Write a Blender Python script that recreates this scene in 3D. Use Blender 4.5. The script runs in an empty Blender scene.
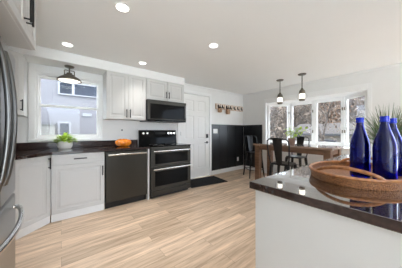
import bpy, bmesh, math, random
from mathutils import Vector, Matrix
random.seed(7)
S = bpy.context.scene
COL = S.collection
PI = math.pi

# ------------------------------------------------------------------ camera
cam_d = bpy.data.cameras.new('camera')
cam = bpy.data.objects.new('camera', cam_d)
COL.objects.link(cam)
cam.location = (0, 0, 1.173)
cam.rotation_euler = (PI/2, 0, -math.radians(38.332))
cam_d.sensor_width = 36
cam_d.lens = 36*176.626/402
cam_d.shift_y = -(134-131.38)/402
cam_d.clip_start = 0.02
S.camera = cam

# ------------------------------------------------------------------ world, sun, exposure
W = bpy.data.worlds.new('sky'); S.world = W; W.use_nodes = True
wn = W.node_tree.nodes; wl = W.node_tree.links
bg = wn['Background']
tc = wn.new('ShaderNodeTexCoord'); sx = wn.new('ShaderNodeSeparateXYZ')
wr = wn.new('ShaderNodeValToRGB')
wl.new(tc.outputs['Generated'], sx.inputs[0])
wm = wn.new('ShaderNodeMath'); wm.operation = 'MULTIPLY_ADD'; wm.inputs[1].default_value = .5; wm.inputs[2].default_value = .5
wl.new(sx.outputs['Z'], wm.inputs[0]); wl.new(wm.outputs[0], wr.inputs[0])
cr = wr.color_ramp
cr.elements[0].position = 0.42; cr.elements[0].color = (2.0, 2.32, 2.52, 1)  # below the horizon: brightness added as fill for the ceiling, not sky
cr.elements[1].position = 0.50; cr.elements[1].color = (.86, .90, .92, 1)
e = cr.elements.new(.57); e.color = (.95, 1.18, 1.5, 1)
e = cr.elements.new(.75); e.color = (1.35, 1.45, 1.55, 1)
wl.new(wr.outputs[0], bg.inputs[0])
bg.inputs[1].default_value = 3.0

sun_d = bpy.data.lights.new('sun', 'SUN'); sun_d.energy = 1.2; sun_d.angle = math.radians(6); sun_d.color = (1, .95, .88)
sun = bpy.data.objects.new('sun', sun_d); COL.objects.link(sun)
sun.rotation_euler = (math.radians(38), math.radians(8), math.radians(20))
S.view_settings.view_transform = 'Standard'
S.view_settings.look = 'None'
S.view_settings.gamma = 1
S.view_settings.use_curve_mapping = False
S.view_settings.exposure = 1.02
CAN_POWER = 1.3

# ------------------------------------------------------------------ materials
def mat(name, col, rough=.5, metal=0, noise=0.0, nscale=8, bump=0, bscale=60, spec=.5, coat=0, emit=0, trans=0, ior=1.5, stretch=(1, 1, 1)):
    m = bpy.data.materials.new(name); m.use_nodes = True
    nt = m.node_tree; b = nt.nodes['Principled BSDF']
    b.inputs['Base Color'].default_value = (*col, 1)
    b.inputs['Roughness'].default_value = rough
    b.inputs['Metallic'].default_value = metal
    b.inputs['Specular IOR Level'].default_value = spec
    b.inputs['Coat Weight'].default_value = coat
    b.inputs['Transmission Weight'].default_value = trans
    b.inputs['IOR'].default_value = ior
    if emit:
        b.inputs['Emission Color'].default_value = (*col, 1); b.inputs['Emission Strength'].default_value = emit
    t = nt.nodes.new('ShaderNodeTexCoord'); mp = nt.nodes.new('ShaderNodeMapping')
    mp.inputs['Scale'].default_value = stretch
    nt.links.new(t.outputs['Object'], mp.inputs[0])
    if noise:
        n = nt.nodes.new('ShaderNodeTexNoise'); n.inputs['Scale'].default_value = nscale; n.inputs['Detail'].default_value = 4
        nt.links.new(mp.outputs[0], n.inputs['Vector'])
        r = nt.nodes.new('ShaderNodeValToRGB')
        r.color_ramp.elements[0].position = .3; r.color_ramp.elements[1].position = .7
        r.color_ramp.elements[0].color = (*[max(0, c*(1-noise)) for c in col], 1)
        r.color_ramp.elements[1].color = (*[min(1, c*(1+noise)) for c in col], 1)
        nt.links.new(n.outputs['Fac'], r.inputs[0]); nt.links.new(r.outputs[0], b.inputs['Base Color'])
    if bump:
        n2 = nt.nodes.new('ShaderNodeTexNoise'); n2.inputs['Scale'].default_value = bscale
        nt.links.new(mp.outputs[0], n2.inputs['Vector'])
        bp = nt.nodes.new('ShaderNodeBump'); bp.inputs['Strength'].default_value = bump; bp.inputs['Distance'].default_value = .01
        nt.links.new(n2.outputs['Fac'], bp.inputs['Height']); nt.links.new(bp.outputs[0], b.inputs['Normal'])
    return m

def glass_mat(name, tint=(1, 1, 1), refl=.6):
    m = bpy.data.materials.new(name); m.use_nodes = True
    nt = m.node_tree; nt.nodes.remove(nt.nodes['Principled BSDF'])
    out = nt.nodes['Material Output']
    tr = nt.nodes.new('ShaderNodeBsdfTransparent'); tr.inputs[0].default_value = (*tint, 1)
    gl = nt.nodes.new('ShaderNodeBsdfGlossy'); gl.inputs['Roughness'].default_value = .02
    fr = nt.nodes.new('ShaderNodeLayerWeight'); fr.inputs['Blend'].default_value = .5
    pw = nt.nodes.new('ShaderNodeMath'); pw.operation = 'POWER'; pw.inputs[1].default_value = 4.5
    ml = nt.nodes.new('ShaderNodeMath'); ml.operation = 'MULTIPLY_ADD'; ml.inputs[1].default_value = refl; ml.inputs[2].default_value = .035*refl
    mx = nt.nodes.new('ShaderNodeMixShader')
    nt.links.new(fr.outputs['Facing'], pw.inputs[0]); nt.links.new(pw.outputs[0], ml.inputs[0]); nt.links.new(ml.outputs[0], mx.inputs[0])
    nt.links.new(tr.outputs[0], mx.inputs[1]); nt.links.new(gl.outputs[0], mx.inputs[2])
    nt.links.new(mx.outputs[0], out.inputs['Surface'])
    return m

def leaf_mat(name, col, tl=.45):
    m = mat(name, col, .5, noise=.35, nscale=25); nt = m.node_tree; b = nt.nodes['Principled BSDF']
    t = nt.nodes.new('ShaderNodeBsdfTranslucent'); t.inputs[0].default_value = (*col, 1)
    x = nt.nodes.new('ShaderNodeMixShader'); x.inputs[0].default_value = tl
    nt.links.new(b.outputs[0], x.inputs[1]); nt.links.new(t.outputs[0], x.inputs[2])
    nt.links.new(x.outputs[0], nt.nodes['Material Output'].inputs['Surface']); return m

def plank_mat():
    m = bpy.data.materials.new('oak_planks'); m.use_nodes = True
    nt = m.node_tree; b = nt.nodes['Principled BSDF']; N = nt.nodes.new; L = nt.links.new
    t = N('ShaderNodeTexCoord')
    br = N('ShaderNodeTexBrick')
    br.offset = .37; br.inputs['Scale'].default_value = 1
    br.inputs['Brick Width'].default_value = 1.22; br.inputs['Row Height'].default_value = .15
    br.inputs['Mortar Size'].default_value = .0012; br.inputs['Bias'].default_value = 0
    br.inputs['Color1'].default_value = (.84, .65, .485, 1); br.inputs['Color2'].default_value = (.61, .46, .33, 1)
    br.inputs['Mortar'].default_value = (.36, .25, .17, 1)
    L(t.outputs['Object'], br.inputs['Vector'])
    mp = N('ShaderNodeMapping'); mp.inputs['Scale'].default_value = (1.3, 16, 1); L(t.outputs['Object'], mp.inputs[0])
    # shift the grain per plank
    ad = N('ShaderNodeVectorMath'); ad.operation = 'ADD'
    sc = N('ShaderNodeVectorMath'); sc.operation = 'SCALE'; sc.inputs['Scale'].default_value = 40
    L(br.outputs['Color'], sc.inputs[0]); L(mp.outputs[0], ad.inputs[0]); L(sc.outputs[0], ad.inputs[1])
    n = N('ShaderNodeTexNoise'); n.inputs['Scale'].default_value = 1.6; n.inputs['Detail'].default_value = 6; n.inputs['Roughness'].default_value = .62
    L(ad.outputs[0], n.inputs['Vector'])
    r = N('ShaderNodeValToRGB'); r.color_ramp.elements[0].position = .3; r.color_ramp.elements[1].position = .72
    r.color_ramp.elements[0].color = (.56, .51, .46, 1); r.color_ramp.elements[1].color = (1.18, 1.18, 1.18, 1)
    L(n.outputs['Fac'], r.inputs[0])
    mx = N('ShaderNodeMix'); mx.data_type = 'RGBA'; mx.blend_type = 'MULTIPLY'; mx.inputs[0].default_value = 1
    L(br.outputs['Color'], mx.inputs[6]); L(r.outputs[0], mx.inputs[7]); L(mx.outputs[2], b.inputs['Base Color'])
    b.inputs['Roughness'].default_value = .42
    return m

def stripe_mat(name, col, dark, axis, period, rough=.6, width=.12):
    # lap siding: a thin dark line at every lap
    m = bpy.data.materials.new(name); m.use_nodes = True
    nt = m.node_tree; b = nt.nodes['Principled BSDF']; N = nt.nodes.new; L = nt.links.new
    t = N('ShaderNodeTexCoord'); s = N('ShaderNodeSeparateXYZ'); L(t.outputs['Object'], s.inputs[0])
    a = N('ShaderNodeMath'); a.operation = 'DIVIDE'; a.inputs[1].default_value = period; L(s.outputs[axis], a.inputs[0])
    fr = N('ShaderNodeMath'); fr.operation = 'FRACT'; L(a.outputs[0], fr.inputs[0])
    lt = N('ShaderNodeMath'); lt.operation = 'LESS_THAN'; lt.inputs[1].default_value = width; L(fr.outputs[0], lt.inputs[0])
    mx = N('ShaderNodeMix'); mx.data_type = 'RGBA'; mx.inputs[6].default_value = (*col, 1); mx.inputs[7].default_value = (*dark, 1)
    L(lt.outputs[0], mx.inputs[0]); L(mx.outputs[2], b.inputs['Base Color']); b.inputs['Roughness'].default_value = rough
    return m

def weave_mat(name, c1, c2, scale=90):
    m = bpy.data.materials.new(name); m.use_nodes = True
    nt = m.node_tree; b = nt.nodes['Principled BSDF']; N = nt.nodes.new; L = nt.links.new
    t = N('ShaderNodeTexCoord')
    v = N('ShaderNodeTexVoronoi'); v.inputs['Scale'].default_value = scale; L(t.outputs['Object'], v.inputs['Vector'])
    r = N('ShaderNodeValToRGB'); r.color_ramp.elements[0].color = (*c1, 1); r.color_ramp.elements[1].color = (*c2, 1)
    r.color_ramp.elements[0].position = .15; r.color_ramp.elements[1].position = .7
    L(v.outputs['Distance'], r.inputs[0]); L(r.outputs[0], b.inputs['Base Color'])
    bp = N('ShaderNodeBump'); bp.inputs['Strength'].default_value = .7; bp.inputs['Distance'].default_value = .004; bp.invert = True
    L(v.outputs['Distance'], bp.inputs['Height']); L(bp.outputs[0], b.inputs['Normal']); b.inputs['Roughness'].default_value = .45
    return m

def polish(nt, b, f0, f1, power, rough=.03):
    # polished, waxed surface: reflection rising steeply towards grazing angles
    N = nt.nodes.new; L = nt.links.new
    lw = N('ShaderNodeLayerWeight'); lw.inputs['Blend'].default_value = .5
    pw = N('ShaderNodeMath'); pw.operation = 'POWER'; pw.inputs[1].default_value = power; L(lw.outputs['Facing'], pw.inputs[0])
    ma = N('ShaderNodeMath'); ma.operation = 'MULTIPLY_ADD'; ma.inputs[1].default_value = f1; ma.inputs[2].default_value = f0; L(pw.outputs[0], ma.inputs[0])
    gl = N('ShaderNodeBsdfGlossy'); gl.inputs['Roughness'].default_value = rough
    mx = N('ShaderNodeMixShader'); L(ma.outputs[0], mx.inputs[0]); L(b.outputs[0], mx.inputs[1]); L(gl.outputs[0], mx.inputs[2])
    L(mx.outputs[0], nt.nodes['Material Output'].inputs['Surface'])

def granite_mat(name, c1, c2, ior):
    m = bpy.data.materials.new(name); m.use_nodes = True
    nt = m.node_tree; b = nt.nodes['Principled BSDF']; N = nt.nodes.new; L = nt.links.new
    t = N('ShaderNodeTexCoord')
    n = N('ShaderNodeTexNoise'); n.inputs['Scale'].default_value = 55; n.inputs['Detail'].default_value = 5; L(t.outputs['Object'], n.inputs['Vector'])
    r = N('ShaderNodeValToRGB'); r.color_ramp.elements[0].color = (*c1, 1); r.color_ramp.elements[1].color = (*c2, 1)
    r.color_ramp.elements[0].position = .42; r.color_ramp.elements[1].position = .75
    L(n.outputs['Fac'], r.inputs[0]); L(r.outputs[0], b.inputs['Base Color'])
    b.inputs['Roughness'].default_value = .35; b.inputs['Specular IOR Level'].default_value = .2
    polish(nt, b, .012, .95, 1.3)
    return m

M = dict(
    wall=mat('wall_paint', (.82, .81, .79), .75, noise=.01, bump=.03, bscale=300),
    ceiling=mat('ceiling_paint', (.91, .905, .89), .85, noise=.008, nscale=2),
    trim=mat('trim_paint', (.86, .855, .84), .4),
    black_wall=mat('black_panelling', (.012, .012, .013), .32, noise=.1),
    floor=plank_mat(),
    cab=mat('cabinet_paint', (.60, .587, .565), .38, noise=.008),
    toe=mat('toe_kick_paint', (.80, .79, .77), .5),
    counter=granite_mat('dark_brown_stone', (.022, .010, .008), (.05, .024, .018), 1.9),
    black=mat('black_metal', (.012, .012, .012), .35, metal=.3),
    stool=mat('stool_black_metal', (.012, .012, .013), .4, metal=0, spec=.35),
    bss=mat('black_stainless', (.056, .053, .046), .32, metal=.85, noise=.04, nscale=40, stretch=(1, 1, 30)),
    bss_dark=mat('oven_glass', (.008, .008, .008), .08, spec=.06),
    ss=mat('stainless_steel', (.29, .288, .28), .28, metal=1, noise=.05, nscale=30, stretch=(1, 1, 40)),
    ss_bright=mat('polished_steel', (.72, .71, .69), .2, metal=1),
    ss_handle=mat('dark_steel_handle', (.16, .157, .15), .28, metal=1),
    glass=glass_mat('window_glass'),
    clear=glass_mat('lamp_glass', (1, 1, 1), .35),
    door=mat('door_paint', (.85, .835, .81), .42),
    mat=mat('mat_fibre', (.008, .008, .009), .95, noise=.3, nscale=80, bump=.5, bscale=300),
    wood=mat('table_wood', (.16, .082, .046), .4, noise=.35, nscale=5, stretch=(6, 1, 6)),
    woodtop=mat('table_top_wood', (.30, .20, .145), .12, noise=.25, nscale=5, stretch=(8, 1, 8), coat=1),
    bronze=mat('bronze_metal', (.17, .15, .12), .34, metal=.8),
    lamp=mat('lamp_diffuser', (1, .95, .86), .5, emit=.55),
    lampin=mat('lamp_white_enamel', (.9, .89, .86), .4),
    bulb=mat('warm_bulb', (1, .93, .82), .5, emit=1.1),
    can=mat('can_lens', (1, .97, .92), .5, emit=3),
    pot_white=mat('white_ceramic', (.72, .70, .66), .45, noise=.05),
    leaf_lime=leaf_mat('lime_leaf', (.46, .64, .085), .35),
    leaf_green=mat('grass_leaf', (.055, .115, .028), .5, noise=.5, nscale=20),
    leaf_dry=mat('dry_grass_leaf', (.17, .15, .085), .6, noise=.4, nscale=20),
    soil=mat('potting_soil', (.03, .02, .014), .9, noise=.4, nscale=60, bump=.6, bscale=120),
    pot_brown=mat('brown_clay', (.25, .155, .115), .6, noise=.3, nscale=12),
    orange=mat('orange_glass', (1.0, .24, .015), .12, noise=.3, nscale=14, trans=.1, spec=.7),
    blue=mat('cobalt_glass', (.0005, .0045, .27), .03, trans=.92, ior=1.45, spec=.45),
    blue_cap=mat('cobalt_glass_lip', (.006, .03, .62), .08, trans=.35, spec=.6),
    wicker=weave_mat('rattan_weave', (.42, .18, .06), (.15, .052, .016), 230),
    wicker_rim=mat('rattan_rim', (.33, .13, .042), .38, noise=.35, nscale=60),
    rack=mat('rack_wood', (.55, .38, .26), .6, noise=.2, nscale=14),
    rack_plate=mat('cream_plate', (.88, .80, .70), .6, noise=.1),
    pouch=weave_mat('brown_pouch_weave', (.66, .46, .30), (.30, .16, .09), 70),
    pouch_dark=mat('dark_leather', (.03, .016, .012), .6),
    plate=mat('white_plastic', (.86, .86, .84), .35),
    grey_plastic=mat('grey_plastic', (.18, .18, .18), .5),
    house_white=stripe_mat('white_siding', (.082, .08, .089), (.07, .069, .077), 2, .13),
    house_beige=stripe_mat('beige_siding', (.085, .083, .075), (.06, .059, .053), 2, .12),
    house_tan=mat('tan_stucco', (.22, .20, .172), .8, noise=.06, nscale=3),
    roof=mat('grey_shingles', (.028, .022, .020), .85, noise=.15, nscale=12),
    dark_trim=mat('dark_fascia', (.05, .05, .055), .6),
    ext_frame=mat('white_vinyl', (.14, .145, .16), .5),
    pane_dark=mat('dark_pane', (.022, .026, .036), .12, spec=.12, noise=.4, nscale=2),
    bark=mat('grey_bark', (.06, .048, .04), .9, noise=.4, nscale=10),
    twig=mat('brown_twigs', (.125, .097, .076), .9, noise=.55, nscale=3),
    twig_rust=mat('rust_twigs', (.18, .108, .07), .9, noise=.5, nscale=4),
    twig_grey=mat('grey_twigs', (.115, .10, .095), .9, noise=.5, nscale=3),
    shrub=mat('dark_shrub', (.03, .034, .03), .9, noise=.4, nscale=10),
    ground=mat('dry_ground', (.085, .073, .06), .95, noise=.25, nscale=2),
    hill=mat('brown_hillside', (.085, .068, .056), .95, noise=.45, nscale=1.6),
)

# ------------------------------------------------------------------ helpers
class MB:
    def __init__(s): s.bm = bmesh.new(); s.M = Matrix.Identity(4)
    def _x(s, vs):
        for v in vs: v.co = s.M @ v.co
    def box(s, x0, x1, y0, y1, z0, z1, bev=0, seg=2):
        r = bmesh.ops.create_cube(s.bm, size=1)['verts']
        for v in r:
            v.co = Vector((x0+(v.co.x+.5)*(x1-x0), y0+(v.co.y+.5)*(y1-y0), z0+(v.co.z+.5)*(z1-z0)))
        if bev:
            es = list({e for v in r for e in v.link_edges})
            q = bmesh.ops.bevel(s.bm, geom=es, offset=bev, segments=seg, affect='EDGES', profile=.5)
            r = list({v for f in q['faces'] for v in f.verts} | {v for v in r if v.is_valid})
        s._x(r); return s
    def prism(s, pts, z0, z1, bev=0):
        lo = [s.bm.verts.new((x, y, z0)) for x, y in pts]; hi = [s.bm.verts.new((x, y, z1)) for x, y in pts]
        n = len(pts); fs = [s.bm.faces.new(lo[::-1]), s.bm.faces.new(hi)]
        for i in range(n): fs.append(s.bm.faces.new((lo[i], lo[(i+1) % n], hi[(i+1) % n], hi[i])))
        bmesh.ops.recalc_face_normals(s.bm, faces=fs)
        vs = lo+hi
        if bev:
            es = list({e for v in vs for e in v.link_edges})
            q = bmesh.ops.bevel(s.bm, geom=es, offset=bev, segments=2, affect='EDGES')
            vs = list({v for f in q['faces'] for v in f.verts} | {v for v in vs if v.is_valid})
        s._x(vs); return s
    def rings(s, x0, x1, z0, z1, steps, thick=.018, y=0):
        """a cabinet door: outer rectangle, front at -y, steps = [(inset, depth)] from the face, closed at the back"""
        loops = []
        def loop(i, d): return [s.bm.verts.new(p) for p in ((x0+i, y+d, z0+i), (x1-i, y+d, z0+i), (x1-i, y+d, z1-i), (x0+i, y+d, z1-i))]
        loops.append(loop(0, thick)); loops.append(loop(0, .002)); loops.append(loop(.002, 0))
        for i, d in steps: loops.append(loop(i, d))
        fs = [s.bm.faces.new(loops[0])]
        for a, b in zip(loops, loops[1:]):
            for k in range(4): fs.append(s.bm.faces.new((a[k], a[(k+1) % 4], b[(k+1) % 4], b[k])))
        fs.append(s.bm.faces.new(loops[-1]))
        bmesh.ops.recalc_face_normals(s.bm, faces=fs)
        s._x([v for l in loops for v in l]); return s
    def tube(s, pts, r, n=10, cap=True):
        pts = [Vector(p) for p in pts]
        rs = r if isinstance(r, (list, tuple)) else [r]*len(pts)
        ls = []; up = Vector((0, 0, 1)); prev = None
        for i, p in enumerate(pts):
            t = (pts[min(i+1, len(pts)-1)]-pts[max(i-1, 0)]).normalized()
            if prev is None:
                a = t.cross(up)
                if a.length < 1e-3: a = t.cross(Vector((1, 0, 0)))
            else: a = prev - t*prev.dot(t)
            a.normalize(); prev = a; b = t.cross(a)
            ls.append([s.bm.verts.new(p+(a*math.cos(2*PI*k/n)+b*math.sin(2*PI*k/n))*rs[i]) for k in range(n)])
        fs = []
        for A, B in zip(ls, ls[1:]):
            for k in range(n): fs.append(s.bm.faces.new((A[k], A[(k+1) % n], B[(k+1) % n], B[k])))
        if cap: fs += [s.bm.faces.new(ls[0][::-1]), s.bm.faces.new(ls[-1])]
        bmesh.ops.recalc_face_normals(s.bm, faces=fs)
        s._x([v for l in ls for v in l]); return s
    def lathe(s, prof, c=(0, 0, 0), n=24, closed=False, sxy=(1, 1), wob=None):
        ls = []
        for r, z in prof:
            l = []
            for k in range(n):
                a = 2*PI*k/n; q = r*(wob(a, z) if wob else 1)
                l.append(s.bm.verts.new((c[0]+q*math.cos(a)*sxy[0], c[1]+q*math.sin(a)*sxy[1], c[2]+z)))
            ls.append(l)
        fs = []
        for A, B in zip(ls, ls[1:]):
            for k in range(n): fs.append(s.bm.faces.new((A[k], A[(k+1) % n], B[(k+1) % n], B[k])))
        if closed:
            A, B = ls[-1], ls[0]
            for k in range(n): fs.append(s.bm.faces.new((A[k], A[(k+1) % n], B[(k+1) % n], B[k])))
        else: fs += [s.bm.faces.new(ls[0][::-1]), s.bm.faces.new(ls[-1])]
        bmesh.ops.recalc_face_normals(s.bm, faces=fs)
        s._x([v for l in ls for v in l]); return s
    def strip(s, pts, w, side):
        """a thin leaf blade along pts, width list w, closed double-sided ribbon"""
        a = []; side = Vector(side)
        for p, q in zip(pts, w): a.append((s.bm.verts.new(Vector(p)-side*q), s.bm.verts.new(Vector(p)+side*q)))
        for (l0, r0), (l1, r1) in zip(a, a[1:]): s.bm.faces.new((l0, r0, r1, l1))
        s._x([v for t in a for v in t]); return s
    def build(s, name, m, parent=None, smooth=False, kind=None, loc=None):
        me = bpy.data.meshes.new(name); s.bm.to_mesh(me); s.bm.free()
        me.materials.append(M[m] if isinstance(m, str) else m)
        if smooth:
            me.polygons.foreach_set('use_smooth', [True]*len(me.polygons)); me.update()
            try: me.set_sharp_from_angle(angle=math.radians(smooth if smooth is not True else 40))
            except Exception: pass
        o = bpy.data.objects.new(name, me); COL.objects.link(o)
        if parent: o.parent = parent
        if kind: o['kind'] = kind
        if loc: o.location = loc
        return o

def struct(name, m, mb, parent=None):
    o = mb.build(name, m, parent)
    if parent is None: o['kind'] = 'structure'
    return o
def tag(o, label, cat, group=None):
    o['label'] = label; o['category'] = cat
    if group: o['group'] = group
    return o
def thing(name, label, cat, loc=(0, 0, 0), rz=0, group=None):
    o = bpy.data.objects.new(name, None); COL.objects.link(o); o.empty_display_size = .1
    o.location = loc; o.rotation_euler = (0, 0, rz)
    return tag(o, label, cat, group)
def sempty(name):
    o = bpy.data.objects.new(name, None); COL.objects.link(o); o['kind'] = 'structure'; return o
def dup(o, parent=None):
    c = o.copy(); COL.objects.link(c)
    if parent: c.parent = parent
    for ch in list(o.children): dup(ch, c)
    return c
def B(*a, **k): return MB().box(*a, **k)

# ------------------------------------------------------------------ dimensions
YA, XB, XL, H = 3.553, 4.502, -1.03, 2.32
YN = -3.0; YBE = -.45; XFW = .7
WX0, WX1, WZ0, WZ1 = -.30, .55, 1.06, 2.05          # sink window opening
DX0, DX1, DZ = 2.195, 3.085, 2.085                   # door leaf
BY0, BY1, BZ0, BZ1 = .66, 2.75, .80, 2.0             # bay opening
T = .14

# ------------------------------------------------------------------ shell
struct('floor', 'floor', B(XL, XB, YN, YA, -.1, 0))
struct('ceiling', 'ceiling', B(XL-.2, XB+.2, YN, YA+.2, H, H+.12))
w = MB()
w.box(XL, WX0, YA, YA+T, 0, H).box(WX1, DX0-.02, YA, YA+T, 0, H).box(WX0, WX1, YA, YA+T, 0, WZ0).box(WX0, WX1, YA, YA+T, WZ1, H)
w.box(DX0-.02, DX1+.02, YA, YA+T, DZ+.015, H).box(DX1+.02, XB+T, YA, YA+T, 0, H)
struct('wall_back', 'wall', w)
struct('wall_left', 'wall', B(XL-T, XL, YN, YA+T, 0, H))
w = MB()
w.box(XB, XB+T, YBE, BY0, 0, H).box(XB, XB+T, BY1, YA, 0, H).box(XB, XB+T, BY0, BY1, 0, BZ0).box(XB, XB+T, BY0, BY1, BZ1, H)
struct('wall_right', 'wall', w)
struct('wall_light_block', 'wall', B(XFW, XB, YN-T, YN, 0, H))  # unseen part wall behind the camera, added to narrow the daylight opening
# soffit above the cabinets and the window
struct('trim_1', 'wall', B(XL, 2.085, 3.205, YA, 2.17, H, bev=.008))
# black wainscot with battens, on both walls of the dining corner
WT = 1.364
w = MB().box(3.165, XB, YA-.012, YA, .115, WT)
w.box(3.165, XB, YA-.028, YA-.012, WT-.045, WT)
for x in (3.18, 3.47, 3.80, 4.14, 4.47): w.box(x-.022, x+.022, YA-.02, YA-.012, .115, WT-.045)
struct('trim_2', 'black_wall', w)
w = MB().box(XB-.012, XB, 2.87, YA-.03, .115, WT).box(XB-.028, XB-.012, 2.87, YA-.03, WT-.045, WT)
for y in (2.90, 3.2): w.box(XB-.02, XB-.012, y-.022, y+.022, .115, WT-.045)
struct('trim_3', 'black_wall', w)
w = MB().box(3.165, XB, YA-.016, YA, 0, .115, bev=.004)
struct('baseboard_back', 'trim', w)
struct('baseboard_right', 'trim', MB().box(XB-.016, XB, YBE, YA-.017, 0, .115, bev=.004))
# crown moulding lines
struct('trim_4', 'trim', MB().box(2.087, XB, YA-.03, YA, H-.035, H, bev=.008))
struct('trim_5', 'trim', MB().box(XB-.03, XB, YBE, YA-.031, H-.035, H, bev=.008))
# door casing
struct('trim_6', 'trim', MB().box(DX0-.085, DX0-.005, YA-.018, YA, 0, DZ+.01, bev=.004).box(DX1+.005, DX1+.075, YA-.018, YA, 0, DZ+.01, bev=.004)
       .box(DX0-.085, DX1+.075, YA-.02, YA, DZ+.011, DZ+.085, bev=.004))

# ---- door, six panels
d = sempty('door_1'); d.location = (DX0, YA+.005, 0)
dw = DX1-DX0
b = MB(); xs = (.125, dw/2-.05, dw/2+.05, dw-.125); zs = ((.24, .86), (.98, 1.56), (1.67, 1.95))
b.box(.003, dw-.003, .012, .045, .008, DZ-.003)
b.box(.003, xs[0], 0, .014, .008, DZ-.003).box(xs[3], dw-.003, 0, .014, .008, DZ-.003).box(xs[1], xs[2], 0, .014, .008, DZ-.003)
zz = [.008] + [v for p in zs for v in p] + [DZ-.003]
for k in range(0, 8, 2):
    b.box(xs[0], xs[1], 0, .014, zz[k], zz[k+1]); b.box(xs[2], xs[3], 0, .014, zz[k], zz[k+1])
leaf = b.build('door_leaf', 'door', d)
b = MB()
for (za, zb) in zs:
    for xa, xb in ((xs[0], xs[1]), (xs[2], xs[3])):
        b.rings(xa+.001, xb-.001, za+.001, zb-.001, [(.012, .006), (.03, .006), (.045, 0)], thick=.008, y=.004)
b.build('door_panels', 'door', leaf)
lx = dw-.075
MB().box(lx-.033, lx+.033, -.022, 0, 1.0, 1.105, bev=.006).build('keypad_lock', 'black', d)
hd = MB().lathe([(.0, 0), (.028, 0), (.03, .004), (.03, .01), (.0, .012)], n=20)
hb = MB(); hb.M = Matrix.Translation((lx, 0, .885)) @ Matrix.Rotation(PI/2, 4, 'X'); hb.lathe([(.0005, 0), (.03, 0), (.03, .01), (.012, .012), (.012, .04), (.0005, .042)], n=16)
hb.M = Matrix.Identity(4); hb.tube([(lx, -.04, .885), (lx-.03, -.043, .885), (lx-.11, -.04, .883)], [.010, .009, .007], n=8)
hd.bm.free(); hb.build('door_lever', 'black', d, smooth=True)
for z in (.25, 1.12, 1.86): MB().box(-.016, .01, -.008, 0, z-.045, z+.045, bev=.002).build('hinge', 'black', d)

# ---- sink window
d = sempty('window_1')
f = MB()
f.box(WX0-.075, WX0, YA-.02, YA, 1.02, 2.168, bev=.004).box(WX1, WX1+.028, YA-.02, YA, 1.02, 2.168, bev=.004)
f.box(WX0, WX1, YA-.02, YA, WZ1, 2.168, bev=.004)
f.box(WX0-.075, WX1+.028, YA-.03, YA, 1.02, WZ0, bev=.004)
f.build('window_casing', 'trim', d)
f = MB()
for x0, x1 in ((WX0, WX0+.03), (WX1-.03, WX1)): f.box(x0, x1, YA, YA+.1, WZ0, WZ1)
f.box(WX0+.03, WX1-.03, YA, YA+.1, WZ1-.03, WZ1).box(WX0+.03, WX1-.03, YA, YA+.1, WZ0, WZ0+.02)
f.build('window_frame', 'trim', d)
a0, a1 = WX0+.03, WX1-.03
f = MB()   # lower sash, inside
f.box(a0, a0+.03, YA+.03, YA+.055, WZ0+.02, 1.585).box(a1-.03, a1, YA+.03, YA+.055, WZ0+.02, 1.585)
f.box(a0+.03, a1-.03, YA+.03, YA+.055, WZ0+.02, WZ0+.06).box(a0+.03, a1-.03, YA+.025, YA+.055, 1.55, 1.585, bev=.003)
lo = f.build('lower_sash', 'trim', d)
B(a0+.03, a1-.03, YA+.041, YA+.045, WZ0+.06, 1.55).build('pane', 'glass', lo)
f = MB()
f.box(a0, a0+.025, YA+.06, YA+.085, 1.55, WZ1-.03).box(a1-.025, a1, YA+.06, YA+.085, 1.55, WZ1-.03)
f.box(a0+.025, a1-.025, YA+.06, YA+.085, WZ1-.065, WZ1-.03).box(a0+.025, a1-.025, YA+.06, YA+.085, 1.55, 1.578)
up = f.build('upper_sash', 'trim', d)
B(a0+.025, a1-.025, YA+.071, YA+.075, 1.578, WZ1-.065).build('pane', 'glass', up)

# ---- bay window: head, seat, walls under it and four casement lights
P0, P1, P2, P3 = Vector((XB+.05, BY1-.02)), Vector((4.95, 2.30)), Vector((4.95, 1.11)), Vector((XB+.05, BY0+.02))
def bay_poly(o=0): return [(XB, BY1), (XB+.05+o, BY1), (4.95+o, 2.30+o*.6), (4.95+o, 1.11-o*.6), (XB+.05+o, BY0), (XB, BY0)]
struct('trim_7', 'trim', MB().prism(bay_poly(.07), BZ1-.04, BZ1))
struct('trim_8', 'trim', MB().prism(bay_poly(.07), BZ0, BZ0+.035, bev=.004).box(XB-.035, XB-.001, BY0-.06, BY1+.06, BZ0, BZ0+.035, bev=.006))
struct('trim_9', 'trim', MB().box(XB-.02, XB, BY1, BY1+.06, BZ0+.036, BZ1+.07, bev=.004).box(XB-.02, XB, BY0-.06, BY0, BZ0+.036, BZ1+.07, bev=.004)
       .box(XB-.021, XB, BY0, BY1, BZ1-.02, BZ1+.07, bev=.004).box(XB-.016, XB, BY0-.05, BY1+.05, BZ0-.07, BZ0-.001, bev=.004))
struct('trim_10', 'house_beige', MB().prism([(XB+T, BY1-.02), (4.98, 2.30), (4.98, 1.11), (XB+T, BY0+.02)], -.4, BZ0-.001))
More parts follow.
